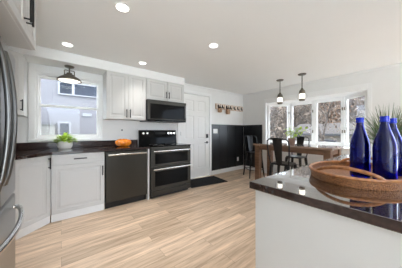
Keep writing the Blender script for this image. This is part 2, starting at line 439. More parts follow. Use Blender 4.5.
def casement(n, A, Bp, latch):
    d = sempty('window_%d' % n); ln = (Bp-A).length; ang = math.atan2(Bp.y-A.y, Bp.x-A.x)
    d.location = (A.x, A.y, 0); d.rotation_euler = (0, 0, ang)
    z0, z1 = BZ0+.036, BZ1-.041
    f = MB()
    f.box(0, .038, 0, .07, z0, z1, bev=.003).box(ln-.038, ln, 0, .07, z0, z1, bev=.003)
    f.box(.038, ln-.038, 0, .07, z0, z0+.045).box(.038, ln-.038, 0, .07, z1-.05, z1)
    fr = f.build('window_frame', 'trim', d)
    f = MB()
    i0, i1 = .038, ln-.038
    f.box(i0, i0+.026, .012, .05, z0+.045, z1-.05, bev=.003).box(i1-.026, i1, .012, .05, z0+.045, z1-.05, bev=.003)
    f.box(i0+.026, i1-.026, .012, .05, z0+.045, z0+.085).box(i0+.026, i1-.026, .012, .05, z1-.085, z1-.05)
    sh = f.build('sash', 'trim', d)
    B(i0+.026, i1-.026, .029, .033, z0+.085, z1-.085).build('pane', 'glass', sh)
    if latch is not None:
        lx = .03 if latch == 0 else ln-.03
        for z in (1.17, 1.68): MB().box(lx-.01, lx+.01, -.022, 0, z-.035, z+.035, bev=.003).build('sash_latch', 'bronze', d)
Pm = (P1+P2)/2
casement(2, P0, P1, 1); casement(3, P1, Pm, 1); casement(4, Pm, P2, 1); casement(5, P2, P3, 0)

# ------------------------------------------------------------------ cabinets
RP = [(.050, 0), (.056, .008), (.075, .008), (.092, .002)]         # raised panel profile
def handle(parent, x, z0, z1, y=0, horiz=False, r=.0075, off=.03):
    h = MB()
    if horiz:
        h.tube([(z0, y-off, x), (z1, y-off, x)], r, 8)
        for q in (z0+.018, z1-.018): h.tube([(q, y, x), (q, y-off, x)], r*.85, 8)
    else:
        h.tube([(x, y-off, z0), (x, y-off, z1)], r, 8)
        for q in (z0+.018, z1-.018): h.tube([(x, y, q), (x, y-off, q)], r*.85, 8)
    return h.build('handle', 'black', parent, smooth=True)

def wall_cabinet(label, x0, x1, yf, yb, z0, z1, split, hz, group='wall cabinets'):
    t = thing('wall_cabinet', label, 'cabinet', (x0, yf, z0), 0)
    wd = x1-x0
    MB().box(0, wd, .02, yb-yf, 0, z1-z0, bev=.002).build('body', 'cab', t)
    hh = z1-z0
    e = [.003]+split+[wd-.003]
    for i, (a, b_) in enumerate(zip(e, e[1:])):
        dr = MB().rings(a+.0015, b_-.0015, .003, hh-.004, RP).build('cabinet_door', 'cab', t)
        hx = b_-.03 if i == 0 else a+.03
        handle(dr, hx, hz[0]-z0, hz[1]-z0)
    return t
wall_cabinet('tall white two-door wall cabinet between the sink window and the microwave', .575, 1.232, 3.2, YA-.001, 1.38, 2.168, [.34], (1.41, 1.555))
wall_cabinet('short white two-door wall cabinet directly above the microwave', 1.237, 2.07, 3.2, YA-.001, 1.772, 2.168, [.435], (1.83, 1.955))
# diagonal corner wall cabinet, left of the window
t = thing('corner_wall_cabinet', 'white corner wall cabinet between the refrigerator and the sink window', 'cabinet', (-.38, 3.215, 1.38))
MB().prism([(0, .337), (0, .012), (-.325, -.313), (-.649, -.313), (-.649, .337)], 0, .788).build('body', 'cab', t)
b = MB(); L = .459; b.M = Matrix.Translation((-.332, -.327, 0)) @ Matrix.Rotation(PI/4, 4, 'Z')
b.rings(.004, L-.004, .003, .784, RP, thick=.016); dr = b.build('cabinet_door', 'cab', t)
h = handle(dr, L-.03, .055, .20); h.matrix_local = Matrix.Translation((-.332, -.327, 0)) @ Matrix.Rotation(PI/4, 4, 'Z')
# over-fridge cabinet
t = thing('overhead_cabinet', 'white overhead cabinet with black bar pulls mounted above the refrigerator', 'cabinet', (-.17, 2.06, 1.86), math.radians(-94.6)+PI)
# local +x now runs toward the camera side
t.rotation_euler = (0, 0, 0)
Mx = Matrix.Rotation(math.radians(85.4), 4, 'Z')   # local x -> along the front, local -y -> into the room
def over(b): b.M = Mx; return b
hh = H-1.86-.003
over(MB()).box(-.92, 0, .02, .74, 0, hh, bev=.003).build('body', 'cab', t)
for a, c_, hx in ((-.917, -.345, -.375), (-.342, -.003, -.312)):
    dr = over(MB()).rings(a, c_, .003, hh-.03, RP, thick=.02).build('cabinet_door', 'cab', t)
    h = handle(dr, hx, .065, .29, r=.007, off=.036); h.matrix_local = Mx

# base cabinets
YF = 2.94
def base_box(name, label, x0, x1, yf=YF):
    t = thing(name, label, 'cabinet', (x0, yf, 0))
    MB().box(0, x1-x0, .02, YA-.002-yf, .10, .874).build('body', 'cab', t)
    MB().box(0, x1-x0, .035, .055, 0, .10).build('toe_kick', 'toe', t)
    return t
t = base_box('base_cabinet', 'white base cabinet with one drawer beneath the potted lime plant', -.1035, .505)
wd = .6085
dr = MB().rings(.004, wd-.004, .735, .868, [(.03, 0), (.034, .004)], thick=.018).build('drawer', 'cab', t)
handle(dr, .805, .235, .385, horiz=True)
dr = MB().rings(.004, wd-.004, .106, .728, RP).build('cabinet_door', 'cab', t)
handle(dr, wd-.03, .535, .675)
# diagonal corner base cabinet
A = Vector((-.105, YF)); Bq = Vector((-.425, 2.645)); dirv = (A-Bq); L = dirv.length; ang = math.atan2(dirv.y, dirv.x)
t = thing('corner_base_cabinet', 'white angled corner base cabinet with a single tall door beside the refrigerator', 'cabinet', (Bq.x, Bq.y, 0))
nx, ny = -math.sin(ang)*.02, math.cos(ang)*.02
MB().prism([(nx, ny), (A.x-Bq.x+nx, A.y-Bq.y+ny), (A.x-Bq.x, YA-.002-Bq.y), (XL+.002-Bq.x, YA-.002-Bq.y), (XL+.002-Bq.x, .01)], .10, .874).build('body', 'cab', t)
Mq = Matrix.Rotation(ang, 4, 'Z')
b = MB(); b.M = Mq; b.box(-.02, L+.02, .035, .055, 0, .10).build('toe_kick', 'toe', t)
b = MB(); b.M = Mq; b.rings(.004, L-.001, .106, .868, RP); dr = b.build('cabinet_door', 'cab', t)
h = handle(dr, L-.03, .70, .845); h.matrix_local = Mq
# small base cabinet between corner and refrigerator
t = thing('base_cabinet', 'narrow white base cabinet squeezed between the refrigerator and the angled corner cabinet', 'cabinet', (-.425, 2.06, 0))
MB().box(XL+.427, -.02, 0, .575, .10, .874).build('body', 'cab', t)
MB().box(-.08, -.062, 0, .575, 0, .10).build('toe_kick', 'toe', t)
b = MB(); b.M = Matrix.Rotation(PI/2, 4, 'Z'); b.rings(.004, .57, .106, .868, RP).build('cabinet_door', 'cab', t)
# filler panel between dishwasher and range
tag(MB().box(1.158, 1.188, YF-.01, YA-.002, 0, .874, bev=.002).build('end_panel', 'cab'), 'narrow white end panel standing between dishwasher and range', 'panel')

# countertop with backsplash strip
ct = thing('kitchen_countertop', 'dark brown polished stone countertop running under the sink window', 'countertop', (0, YA, .875))
c = MB().prism([(XL+.002, -.002), (XL+.002, 2.06-YA), (-.395, 2.06-YA), (-.395, 2.62-YA), (-.09, 2.912-YA), (1.19, 2.912-YA), (1.19, -.002)], 0, .035, bev=.003)
c.build('worktop', 'counter', ct)
MB().box(XL+.002, 1.19, -.022, -.002, .0355, .135, bev=.002).box(XL+.002, XL+.022, 2.06-YA, -.023, .0355, .135, bev=.002).build('backsplash', 'counter', ct)

# ------------------------------------------------------------------ dishwasher
t = thing('dishwasher', 'dark stainless dishwasher with a bright bar handle left of the range', 'dishwasher', (.512, YF, 0))
t['label'] = 'dark stainless dishwasher with a bright bar handle next to the range'
wd = .641
MB().box(.005, wd-.005, .03, .58, .09, .868).build('body', 'black', t)
MB().box(.004, wd-.004, -.012, .03, .105, .866, bev=.006).build('door_panel', 'bss', t)
MB().box(.005, wd-.005, .05, .07, 0, .098).build('toe_kick', 'black', t)
MB().tube([(.03, -.055, .818), (wd-.03, -.055, .818)], .013, 12).box(.035, .055, -.055, -.011, .810, .826).box(wd-.055, wd-.035, -.055, -.011, .810, .826).build('bar_handle', 'ss_bright', t, smooth=True)

# ------------------------------------------------------------------ range
t = thing('range', 'black stainless double-oven electric range with glass cooktop and back control panel', 'stove', (1.2, 2.905, 0))
wd = .83; dp = .62
MB().box(0, wd, .03, dp, .045, .895, bev=.003).build('body', 'bss', t)
MB().box(.02, wd-.02, .06, .09, 0, .05).build('toe_kick', 'black', t)
ck = MB().box(-.002, wd+.002, -.012, dp, .896, .914, bev=.004).build('cooktop', 'bss_dark', t)
for x, y, r in ((.22, .17, .10), (.60, .17, .085), (.22, .42, .075), (.60, .42, .105)):
    b = MB(); b.lathe([(r-.006, .9142), (r, .9142), (r, .9152), (r-.006, .9152)], (x, y, 0), 32, closed=True).build('burner_ring', 'grey_plastic', ck)
MB().box(.002, wd-.002, 0, .03, .862, .894, bev=.003).build('front_trim', 'bss', t)
def oven_door(z0, z1, wz0, wz1, hz):
    dd = MB().box(.004, wd-.004, -.01, .03, z0, z1, bev=.005).build('oven_door', 'bss', t)
    MB().box(.075, wd-.075, -.0125, -.009, wz0, wz1, bev=.001).build('oven_window', 'bss_dark', dd)
    MB().tube([(.03, -.055, hz), (wd-.03, -.055, hz)], .0135, 12).box(.035, .06, -.055, -.009, hz-.009, hz+.009).box(wd-.06, wd-.035, -.055, -.009, hz-.009, hz+.009).build('bar_handle', 'ss_bright', dd, smooth=True)
oven_door(.565, .858, .60, .79, .828)
oven_door(.145, .558, .21, .47, .515)
MB().box(.004, wd-.004, -.008, .03, .05, .138, bev=.004).build('bottom_panel', 'bss', t)
bg_ = MB()
bg_.M = Matrix(((0, 0, 1, 0), (1, 0, 0, dp-.075), (0, 1, 0, .914), (0, 0, 0, 1)))
bg_.prism([(0, 0), (.07, 0), (.07, .285), (.035, .285), (.012, .13)], 0, wd, bev=.003)
bk = bg_.build('control_panel', 'bss_dark', t)
kp = dp-.075+.024
b = MB().box(.31, .55, kp-.012, kp+.012, 1.11, 1.165, bev=.002).build('display', 'bss_dark', bk)
for x in (.075, .155, .625, .695, .765):
    b = MB(); b.M = Matrix.Translation((x, kp+.006, 1.135)) @ Matrix.Rotation(PI/2, 4, 'X')
    b.lathe([(.0005, 0), (.026, 0), (.024, .03), (.020, .034), (.0005, .034)], n=18); b.build('knob', 'ss_bright', bk, smooth=True)

# ------------------------------------------------------------------ microwave
t = thing('microwave', 'black stainless over-the-range microwave hung under the short wall cabinet', 'microwave', (1.237, 3.12, 1.362))
wd = .832; hh = .405
MB().box(0, wd, .03, YA-3.122, 0, hh, bev=.003).build('body', 'black', t)
dr = MB().box(.002, wd-.002, 0, .03, .035, hh-.002, bev=.004).build('microwave_door', 'bss', t)
MB().box(.045, wd-.03, -.0025, .003, .05, hh-.075, bev=.001).build('door_window', 'bss_dark', dr)
MB().box(wd-.045, wd-.025, -.03, -.002, .08, hh-.06, bev=.005).build('door_handle', 'ss_handle', dr)
MB().box(.002, wd-.002, .004, .03, 0, .033, bev=.003).build('control_strip', 'bss_dark', t)
MB().box(.002, wd-.002, -.001, .004, hh-.05, hh-.004).build('vent_strip', 'bss', t)
for x in (.1, .48): MB().box(x, x+.25, .1, .3, -.004, 0).build('grease_filter', 'grey_plastic', t)

# ------------------------------------------------------------------ refrigerator
XF = -.285
t = thing('refrigerator', 'tall stainless french-door refrigerator with curved bar handles and bottom freezer', 'refrigerator', (XF, 2.02, 0))
FW = .93
MB().box(-.72, -.075, -FW, 0, .02, 1.76, bev=.006).build('body', 'ss', t)
for a, c_, hy in ((-FW, -FW/2-.004, -FW/2-.085), (-FW/2+.004, 0, -FW/2+.075)):
    dr = MB().box(-.07, 0, a, c_, .70, 1.755, bev=.018, seg=4).build('refrigerator_door', 'ss', t, smooth=True)
    pts = []
    for i in range(15):
        u = i/14; pts.append((.006+.043*math.sin(PI*u)**.7, hy, .84+.83*u))
    MB().tube([(-.004, hy, .84)]+pts+[(-.004, hy, 1.67)], .0145, 12).build('handle', 'ss_handle', dr, smooth=True)
dr = MB().box(-.07, 0, -FW, 0, .09, .69, bev=.018, seg=4).build('freezer_drawer', 'ss', t, smooth=True)
pts = []
for i in range(19):
    u = i/18; pts.append((.015+.065*math.sin(PI*u)**.6, -.08-(FW-.16)*u, .60))
MB().tube([(-.004, -.08, .60)]+pts+[(-.004, -FW+.08, .60)], .015, 12).build('handle', 'ss_bright', dr, smooth=True)
MB().box(-.6, -.06, -FW+.02, -.02, 0, .085).build('base_grille', 'grey_plastic', t)
MB().box(-.12, -.03, -.06, -.01, 1.757, 1.775, bev=.005).build('hinge_cover', 'grey_plastic', t)

# ------------------------------------------------------------------ recessed ceiling lights
def can_light(x, y, label):
    t = thing('recessed_light', label, 'ceiling light', (x, y, H))
    MB().lathe([(.052, 0), (.072, 0), (.074, -.004), (.070, -.007), (.054, -.005)], n=32, closed=True).build('trim_ring', 'trim', t, smooth=True)
    MB().lathe([(.0005, -.001), (.0525, -.001), (.0525, -.0035), (.0005, -.0035)], n=32).build('lens', 'can', t)
    ld = bpy.data.lights.new('can_lamp', 'AREA'); ld.shape = 'DISK'; ld.size = .1; ld.energy = CAN_POWER; ld.color = (1, .98, .95); ld.spread = math.radians(85)
    lo = bpy.data.objects.new('can_lamp', ld); COL.objects.link(lo); lo.parent = t; lo.location = (0, 0, -.012)
G = 'recessed ceiling lights'
for x, y, l in ((.064, 2.922, 'round recessed ceiling light just in front of the sink window'),
                (.444, 1.734, 'largest recessed ceiling light, nearest the refrigerator cabinet in mid ceiling'),
                (1.068, 2.933, 'small recessed ceiling light in front of the tall wall cabinet'),
                (1.594, 1.747, 'recessed ceiling light alone out over the open floor')):
    can_light(x, y, l)
bpy.data.objects['recessed_light.001']['label'] = 'biggest recessed ceiling light, highest up in the picture'
for x, y, l in ((1.6, .45, 'added unseen recessed fill light above the back edge of the island'),
                (1.6, -.9, 'added unseen recessed fill light over the near end of the island')):
    can_light(x, y, l)  # out-of-view cans continuing the grid, added to tune the fill light

# ------------------------------------------------------------------ semi-flush barn lamp over the sink
t = thing('barn_ceiling_lamp', 'bronze barn-shade ceiling lamp hanging before the sink window', 'ceiling light', (.098, 3.375, 2.17))
MB().lathe([(.0005, 0), (.062, 0), (.062, -.012), (.05, -.022), (.0005, -.022)], n=28).build('canopy', 'bronze', t, smooth=True)
MB().tube([(0, 0, -.02), (0, 0, -.125)], .011, 10).build('stem', 'bronze', t, smooth=True)
b = MB()
for sgn in (-1, 1): b.tube([(sgn*.012, 0, -.065), (sgn*.055, 0, -.065), (sgn*.062, 0, -.072), (sgn*.062, 0, -.135)], .006, 8)
b.build('yoke', 'bronze', t, smooth=True)
prof = [(.02, -.10), (.034, -.105), (.04, -.125), (.07, -.135), (.075, -.15), (.115, -.172), (.150, -.202), (.158, -.228), (.154, -.228), (.146, -.206), (.112, -.180), (.07, -.158), (.02, -.15)]
MB().lathe(prof, n=40, closed=True).build('lamp_shade', 'bronze', t, smooth=True)
MB().lathe([(.0005, -.195), (.06, -.197), (.110, -.205), (.140, -.222), (.11, -.236), (.05, -.242), (.0005, -.243)], n=32).build('diffuser', 'lamp', t, smooth=True)

# ------------------------------------------------------------------ pendants
def pendant(x, y, label):
    t = thing('pendant_lamp', label, 'pendant light', (x, y, H), 0)
    MB().lathe([(.0005, 0), (.075, 0), (.075, -.01), (.06, -.022), (.0005, -.022)], n=28).build('canopy', 'bronze', t, smooth=True)
    MB().tube([(0, 0, -.02), (0, 0, -.30)], .009, 10).build('rod', 'bronze', t, smooth=True)
    MB().lathe([(.0005, -.28), (.02, -.285), (.028, -.31), (.05, -.33), (.056, -.36), (.06, -.395), (.0005, -.395)], n=24).build('cap', 'bronze', t, smooth=True)
    MB().lathe([(.0005, -.395), (.046, -.397), (.05, -.41), (.05, -.475), (.046, -.488), (.0005, -.49)], n=20).build('bulb', 'bulb', t, smooth=True)
    MB().lathe([(.056, -.395), (.085, -.41), (.098, -.445), (.085, -.482), (.056, -.497), (.055, -.495), (.083, -.481), (.096, -.445), (.083, -.412), (.055, -.397)], n=32, closed=True).build('glass_globe', 'clear', t, smooth=True)
    MB().lathe([(.0005, -.495), (.054, -.495), (.054, -.53), (.04, -.54), (.0005, -.54)], n=24).build('bottom_cup', 'bronze', t, smooth=True)
pendant(3.829, 1.999, 'black pendant lantern with clear globe, the one hanging farther from the island')
pendant(3.774, 1.517, 'black pendant lantern with clear globe, the one hanging nearer the island')

# ------------------------------------------------------------------ door mat
t = MB().box(-.475, .475, -.29, .29, 0, .012, bev=.004).build('door_mat', 'mat'); t.location = (2.62, 3.2, 0); t.rotation_euler = (0, 0, math.radians(-8))
tag(t, 'black rectangular doormat on the planks before the white door', 'doormat')

# ------------------------------------------------------------------ wall plates
def outlet(name, label, loc, rz, w_, h_, m='plate', slots='outlet'):
    t = thing(name, label, 'outlet' if slots == 'outlet' else 'light switch', loc, rz)
    MB().box(-w_/2, w_/2, -.006, 0, -h_/2, h_/2, bev=.002).build('cover_plate', m, t)
    if slots == 'outlet':
        for z in (-.024, .024): MB().box(-.014, .014, -.008, -.005, z-.014, z+.014, bev=.002).build('socket', 'grey_plastic' if m != 'plate' else 'plate', t)
    else:
        for x in (-.046, 0, .046): MB().box(x-.014, x+.014, -.009, -.005, -.03, .03, bev=.002).build('rocker', 'plate', t)
outlet('light_switch', 'white triple light switch on the black panelling beside the door', (3.30, YA-.0125, 1.18), 0, .165, .12, slots='switch')
outlet('wall_outlet', 'white power outlet low on the black panelling', (4.235, YA-.0125, .33), 0, .075, .12)
t = thing('wall_outlet', 'white outlet above the counter behind the orange bowl', 'outlet', (.90, YA-.0005, 1.195))
MB().box(-.036, .036, -.005, 0, -.058, .058, bev=.002).build('cover_plate', 'wall', t)
MB().box(-.014, .014, -.008, -.004, -.012, .016, bev=.003).build('socket', 'grey_plastic', t)

# ------------------------------------------------------------------ rack with hooks and two hanging pouches
t = thing('hook_rack', 'long wooden hook rack with dark hooks on the wall above the black panelling', 'rack', (3.30, YA, 1.79))
MB().box(0, 1.17, -.018, -.0005, 0, .15, bev=.003).build('board', 'rack', t)
for k in range(7):
    x = .095+k*.163
    MB().box(x-.062, x+.062, -.022, -.017, .012, .138, bev=.002).build('plate', 'rack_plate', t)
    b = MB()
    b.tube([(x, -.02, .115), (x, -.035, .11), (x, -.04, .07), (x, -.05, .03), (x, -.075, .028), (x, -.082, .055)], [.014, .013, .013, .012, .011, .012], 8)
    b.box(x-.02, x+.02, -.026, -.021, .04, .12, bev=.006)
    b.build('hook', 'pouch_dark', t, smooth=True)
def pouch(x, label, sc):
    t = thing('hanging_pouch', label, 'pouch', (x, YA-.085, 1.815), 0)
    MB().lathe([(.0005, -.135*sc), (.05, -.135*sc), (.068, -.11*sc), (.072, -.05*sc), (.055, -.005), (.045, .012), (.040, .012), (.05, -.006), (.0005, -.02)], n=20, sxy=(1, .8)).build('body', 'pouch', t, smooth=True)
    MB().lathe([(.056, -.014), (.06, -.005), (.05, .018), (.044, .018), (.05, -.014)], n=20, closed=True, sxy=(1, .8)).build('collar', 'pouch_dark', t, smooth=True)
    MB().tube([(-.045, 0, .015), (-.02, 0, .055), (0, 0.002, .062), (.02, 0, .055), (.045, 0, .015)], .006, 8).build('loop', 'pouch_dark', t, smooth=True)
pouch(3.40, 'small brown woven pouch on the hook closest to the door', .9)
pouch(3.723, 'small brown woven pouch on the third hook, the one farther from the door', 1.15)

# ------------------------------------------------------------------ counter plant and orange bowl
def leaf(mb, base, d, ln, wd, droop):
    """a pointed leaf: centre line from base along d, bending down"""
    d = Vector(d).normalized(); side = d.cross(Vector((0, 0, 1)))
    side = side.normalized() if side.length > 1e-3 else Vector((1, 0, 0))
    pts = []; ws = []
    for i in range(5):
        u = i/4; pts.append(Vector(base)+d*ln*u+Vector((0, 0, -droop*u*u))); ws.append(wd*(math.sin(PI*min(.97, .12+.85*u)))**.8)
    mb.strip(pts, ws, side)
ZC = .9105
t = thing('potted_plant', 'lime green bushy plant in an oval white pot on the counter', 'potted plant', (.045, 3.43, ZC))
MB().lathe([(.0005, 0), (.068, 0), (.084, .012), (.096, .05), (.094, .092), (.088, .112), (.081, .112), (.084, .095), (.0005, .088)], n=32, sxy=(1, .72)).build('pot', 'pot_white', t, smooth=True)
MB().lathe([(.0005, .089), (.082, .092), (.08, .102), (.0005, .106)], n=24, sxy=(1, .7)).build('soil', 'soil', t)
b = MB(); rnd = random.Random(3)
for k in range(230):
    a = rnd.uniform(0, 2*PI); rr = rnd.uniform(0, 1)**.6
    p = (math.cos(a)*.115*rr, math.sin(a)*.05*rr-.012, .105+rnd.uniform(0, .10)*(1-.55*rr))
    leaf(b, p, (math.cos(a)*(.3+rr), math.sin(a)*(.3+rr)*.35-.1, rnd.uniform(-.15, .9)), rnd.uniform(.05, .08), rnd.uniform(.013, .021), rnd.uniform(.0, .035))
b.build('foliage', 'leaf_lime', t)
t = thing('glass_bowl', 'bright orange scalloped glass bowl on the dark counter beside the range', 'bowl', (.86, 3.30, ZC))
sc_ = lambda a, z: 1+.07*math.sin(8*a)*(1 if z > .03 else .1)
MB().lathe([(.0005, 0), (.07, 0), (.105, .015), (.13, .055), (.128, .09), (.10, .118), (.08, .124), (.074, .118), (.094, .11), (.119, .086), (.121, .057), (.097, .024), (.0005, .014)], n=64, wob=sc_).build('bowl', 'orange', t, smooth=60)
r_ = random.Random(2)
for k in range(5):
    MB().lathe([(.0005, -.034), (.02, -.029), (.034, -.008), (.034, .008), (.02, .029), (.0005, .034)], (.052*math.cos(k*1.257), .052*math.sin(k*1.257), .098), 16).build('glass_lobe', 'orange', t, smooth=True)

# ------------------------------------------------------------------ dining table
TZ = .91
t = thing('dining_table', 'counter-height wooden dining table before the bay window', 'table', (3.28, .88, 0))
TW, TL = .62, 1.44
MB().box(0, TW, 0, TL, TZ-.038, TZ, bev=.004).build('tabletop', 'woodtop', t)
MB().box(.05, TW-.05, .05, .075, TZ-.125, TZ-.039).box(.05, TW-.05, TL-.075, TL-.05, TZ-.125, TZ-.039).box(.05, .075, .0755, TL-.0755, TZ-.125, TZ-.039).box(TW-.075, TW-.05, .0755, TL-.0755, TZ-.125, TZ-.039).build('apron', 'wood', t)
for x in (.025, TW-.125):
    for y in (.03, TL-.13): MB().box(x, x+.10, y, y+.10, 0, TZ-.0385, bev=.005).build('leg', 'wood', t)

# ------------------------------------------------------------------ stools
def make_stool(label):
    t = thing('counter_stool', label, 'stool', (0, 0, 0), 0, )
    SZ = .64
    MB().prism([(-.155, -.135), (-.135, -.155), (.135, -.155), (.155, -.135), (.155, .135), (.135, .155), (-.135, .155), (-.155, .135)], SZ-.03, SZ, bev=.006).build('seat', 'stool', t, smooth=True)
    for sx_ in (-1, 1):
        for sy in (-1, 1):
            top = Vector((sx_*.135, sy*.135, SZ-.028)); bot = Vector((sx_*.195, sy*.195, .0))
            b = MB(); b.tube([bot, bot+(top-bot)*.02, bot+(top-bot)*.5, top], [.014, .014, .019, .03], 6); b.build('leg', 'stool', t)
    for z, o in ((.20, .176), (.43, .155)):
        b = MB(); c = [(-o, -o, z), (o, -o, z), (o, o, z), (-o, o, z)]
        for i in range(4): b.tube([c[i], c[(i+1) % 4]], .007 if z < .3 else .005, 6)
        b.build('cross_brace', 'stool', t)
    pts = [(-.15, -.145, SZ-.02), (-.168, -.17, SZ+.12), (-.182, -.20, SZ+.30), (-.175, -.215, SZ+.375), (-.14, -.222, SZ+.405), (-.07, -.228, SZ+.415), (0, -.23, SZ+.418)]
    pts += [(-x, y, z) for x, y, z in pts[-2::-1]]
    MB().tube(pts, .011, 8).build('back_hoop', 'stool', t, smooth=True)
    b = MB(); rows = []
    for i in range(7):
        u = i/6; hw = .048+.034*u; rows.append((-.148-.078*u, hw, SZ-.005+.418*u))
    vs = []
    for y, hw, z in rows: vs.append([b.bm.verts.new(p) for p in ((-hw, y, z), (0, y-.012, z), (hw, y, z), (hw, y-.005, z), (0, y-.017, z), (-hw, y-.005, z))])
    fs = [b.bm.faces.new(vs[0]), b.bm.faces.new(vs[-1])]
    for A_, B_ in zip(vs, vs[1:]):
        for k in range(6): fs.append(b.bm.faces.new((A_[k], A_[(k+1) % 6], B_[(k+1) % 6], B_[k])))
    bmesh.ops.recalc_face_normals(b.bm, faces=fs)
    b.build('splat', 'stool', t)
    return t
s1 = make_stool('black metal stool standing before the black panelling at the table end')
def face(o, x, y, dx, dy): o.location = (x, y, 0); o.rotation_euler = (0, 0, math.atan2(dy, dx)-PI/2)
face(s1, 3.93, 2.76, -.5, -.87)
s2 = dup(s1); s2['label'] = 'black metal stool with its back to the kitchen, on the island side of the table'
face(s2, 2.98, 1.50, 1, .05)
s3 = dup(s1); s3['label'] = 'black metal stool on the window side, half hidden behind the table'
face(s3, 3.98, 1.72, -1, 0)

# ------------------------------------------------------------------ plant on the table
def stem_plant(name, label, loc, pot_m, n, hgt, seed):
    t = thing(name, label, 'potted plant', loc)
    MB().lathe([(.0005, 0), (.05, 0), (.066, .10), (.074, .105), (.074, .128), (.066, .128), (.062, .108), (.0005, .106)], n=24).build('pot', pot_m, t, smooth=True)
    MB().lathe([(.0005, .1065), (.061, .107), (.06, .116), (.0005, .118)], n=20).build('soil', 'soil', t)
    r = random.Random(seed); sb = MB(); lb = MB()
    for k in range(n):
        a = 2*PI*k/n+r.uniform(-.3, .3); reach = r.uniform(.04, .19); h_ = hgt*r.uniform(.55, 1)
        end = Vector((math.cos(a)*reach+.055, math.sin(a)*reach-.06, .115+h_)); base = Vector((math.cos(a)*.015, math.sin(a)*.015, .11))
        mid = (base+end)/2+Vector((0, 0, .03)); sb.tube([base, mid, end], .0025, 5)
        for q in range(7):
            p = base.lerp(end, .35+.65*q/6) + Vector((0, 0, .02)); a2 = a+r.uniform(-1.7, 1.7)
            leaf(lb, p, (math.cos(a2), math.sin(a2), r.uniform(-.1, .7)), r.uniform(.06, .10), r.uniform(.016, .028), r.uniform(.01, .05))
    sb.build('stems', 'leaf_lime', t); lb.build('foliage', 'leaf_lime', t)
    return t
stem_plant('potted_plant', 'leafy bright green plant in a brown pot on the dining table', (3.56, 1.62, TZ+.001), 'pot_brown', 13, .22, 5)

# ------------------------------------------------------------------ island
IX, IY, IX1, IY0 = .747, .552, 2.45, -1.45
t = thing('kitchen_island', 'white kitchen island base in the front of the room', 'island', (IX, IY, 0))
MB().box(.022, IX1-IX-.022, IY0-IY+.022, -.022, 0, .884, bev=.002).build('base', 'cab', t)
t['label'] = 'large plain white island base under the dark polished stone slab'
t = MB().box(IX, IX1, IY0, IY, .8845, .92, bev=.004).build('island_countertop', 'counter')
tag(t, 'dark brown polished stone slab on the white island, carrying the tray', 'countertop')

# ------------------------------------------------------------------ tray
ZI = .9205
TC = Vector((1.297, .232)); TA = 0.0
t = thing('rattan_tray', 'oval woven rattan tray with arched handles holding blue bottles', 'tray', (TC.x, TC.y, ZI), TA)
a_, b_ = .283, .212
MB().lathe([(.0005, 0), (.95, 0), (.95, .012), (.0005, .012)], n=64, sxy=(a_, b_)).build('base', 'wicker', t)
def rim_h(an):  # rim dips where the handles are cut
    return .055
n = 72; b = MB(); ls = []
for k in range(n):
    an = 2*PI*k/n; cx, cy = math.cos(an), math.sin(an)
    l = []
    for f_, z in ((.952, .0), (.99, .0), (1.015, .02), (1.02, .038), (.985, .038), (.975, .02), (.952, .012)):
        l.append(b.bm.verts.new((cx*a_*f_, cy*b_*f_, z)))
    ls.append(l)
fs = []
for k in range(n):
    A_, B_ = ls[k], ls[(k+1) % n]
    for q in range(7): fs.append(b.bm.faces.new((A_[q], A_[(q+1) % 7], B_[(q+1) % 7], B_[q])))
bmesh.ops.recalc_face_normals(b.bm, faces=fs)
b.build('rim', 'wicker', t, smooth=True)
b = MB(); b.tube([(math.cos(2*PI*k/n)*a_*1.012, math.sin(2*PI*k/n)*b_*1.006, .041) for k in range(n+1)], .0085, 8); b.build('rim_braid', 'wicker_rim', t, smooth=True)
for s_ in (0, PI):
    pts = []
    for i in range(17):
        u = i/16*2-1; an = s_+PI+u*.66
        pts.append((math.cos(an)*a_*(1.0-.10*(1-u*u)), math.sin(an)*b_*(1.0-.10*(1-u*u)), .040+.040*(1-u*u)**.7))
    MB().tube(pts, .0085, 8).build('handle', 'wicker_rim', t, smooth=True)

# ------------------------------------------------------------------ bottles
def make_bottle(label):
    t = thing('glass_bottle', label, 'bottle')
    R = .042
    prof = [(.0005, .004), (.030, .0), (.039, .003), (R, .010), (R, .160), (.0405, .178), (.035, .203), (.026, .231), (.0185, .256), (.0142, .280), (.0132, .302),
            (.0095, .302), (.0105, .280), (.0145, .255), (.022, .230), (.031, .202), (.0365, .177), (.038, .160), (.038, .014), (.0005, .010)]
    MB().lathe(prof, n=40).build('body', 'blue', t, smooth=50)
    MB().lathe([(.0136, .284), (.0175, .286), (.0182, .292), (.0162, .296), (.0165, .299), (.0175, .308), (.0165, .312), (.010, .312), (.0096, .3025), (.0132, .3025)], n=28, closed=True).build('lip', 'blue_cap', t, smooth=True)
    return t
bt = make_bottle('cobalt blue glass bottle standing alone, closest to the bay window')
bt.location = (1.233, .2105, ZI+.0125)
for x, y, l in ((1.203, .117, 'cobalt blue glass bottle at the front, overlapping another bottle behind it'), (1.43, .109, 'cobalt blue glass bottle half hidden behind the front bottle')):
    c = dup(bt); c.location = (x, y, ZI+.0125); c['label'] = l

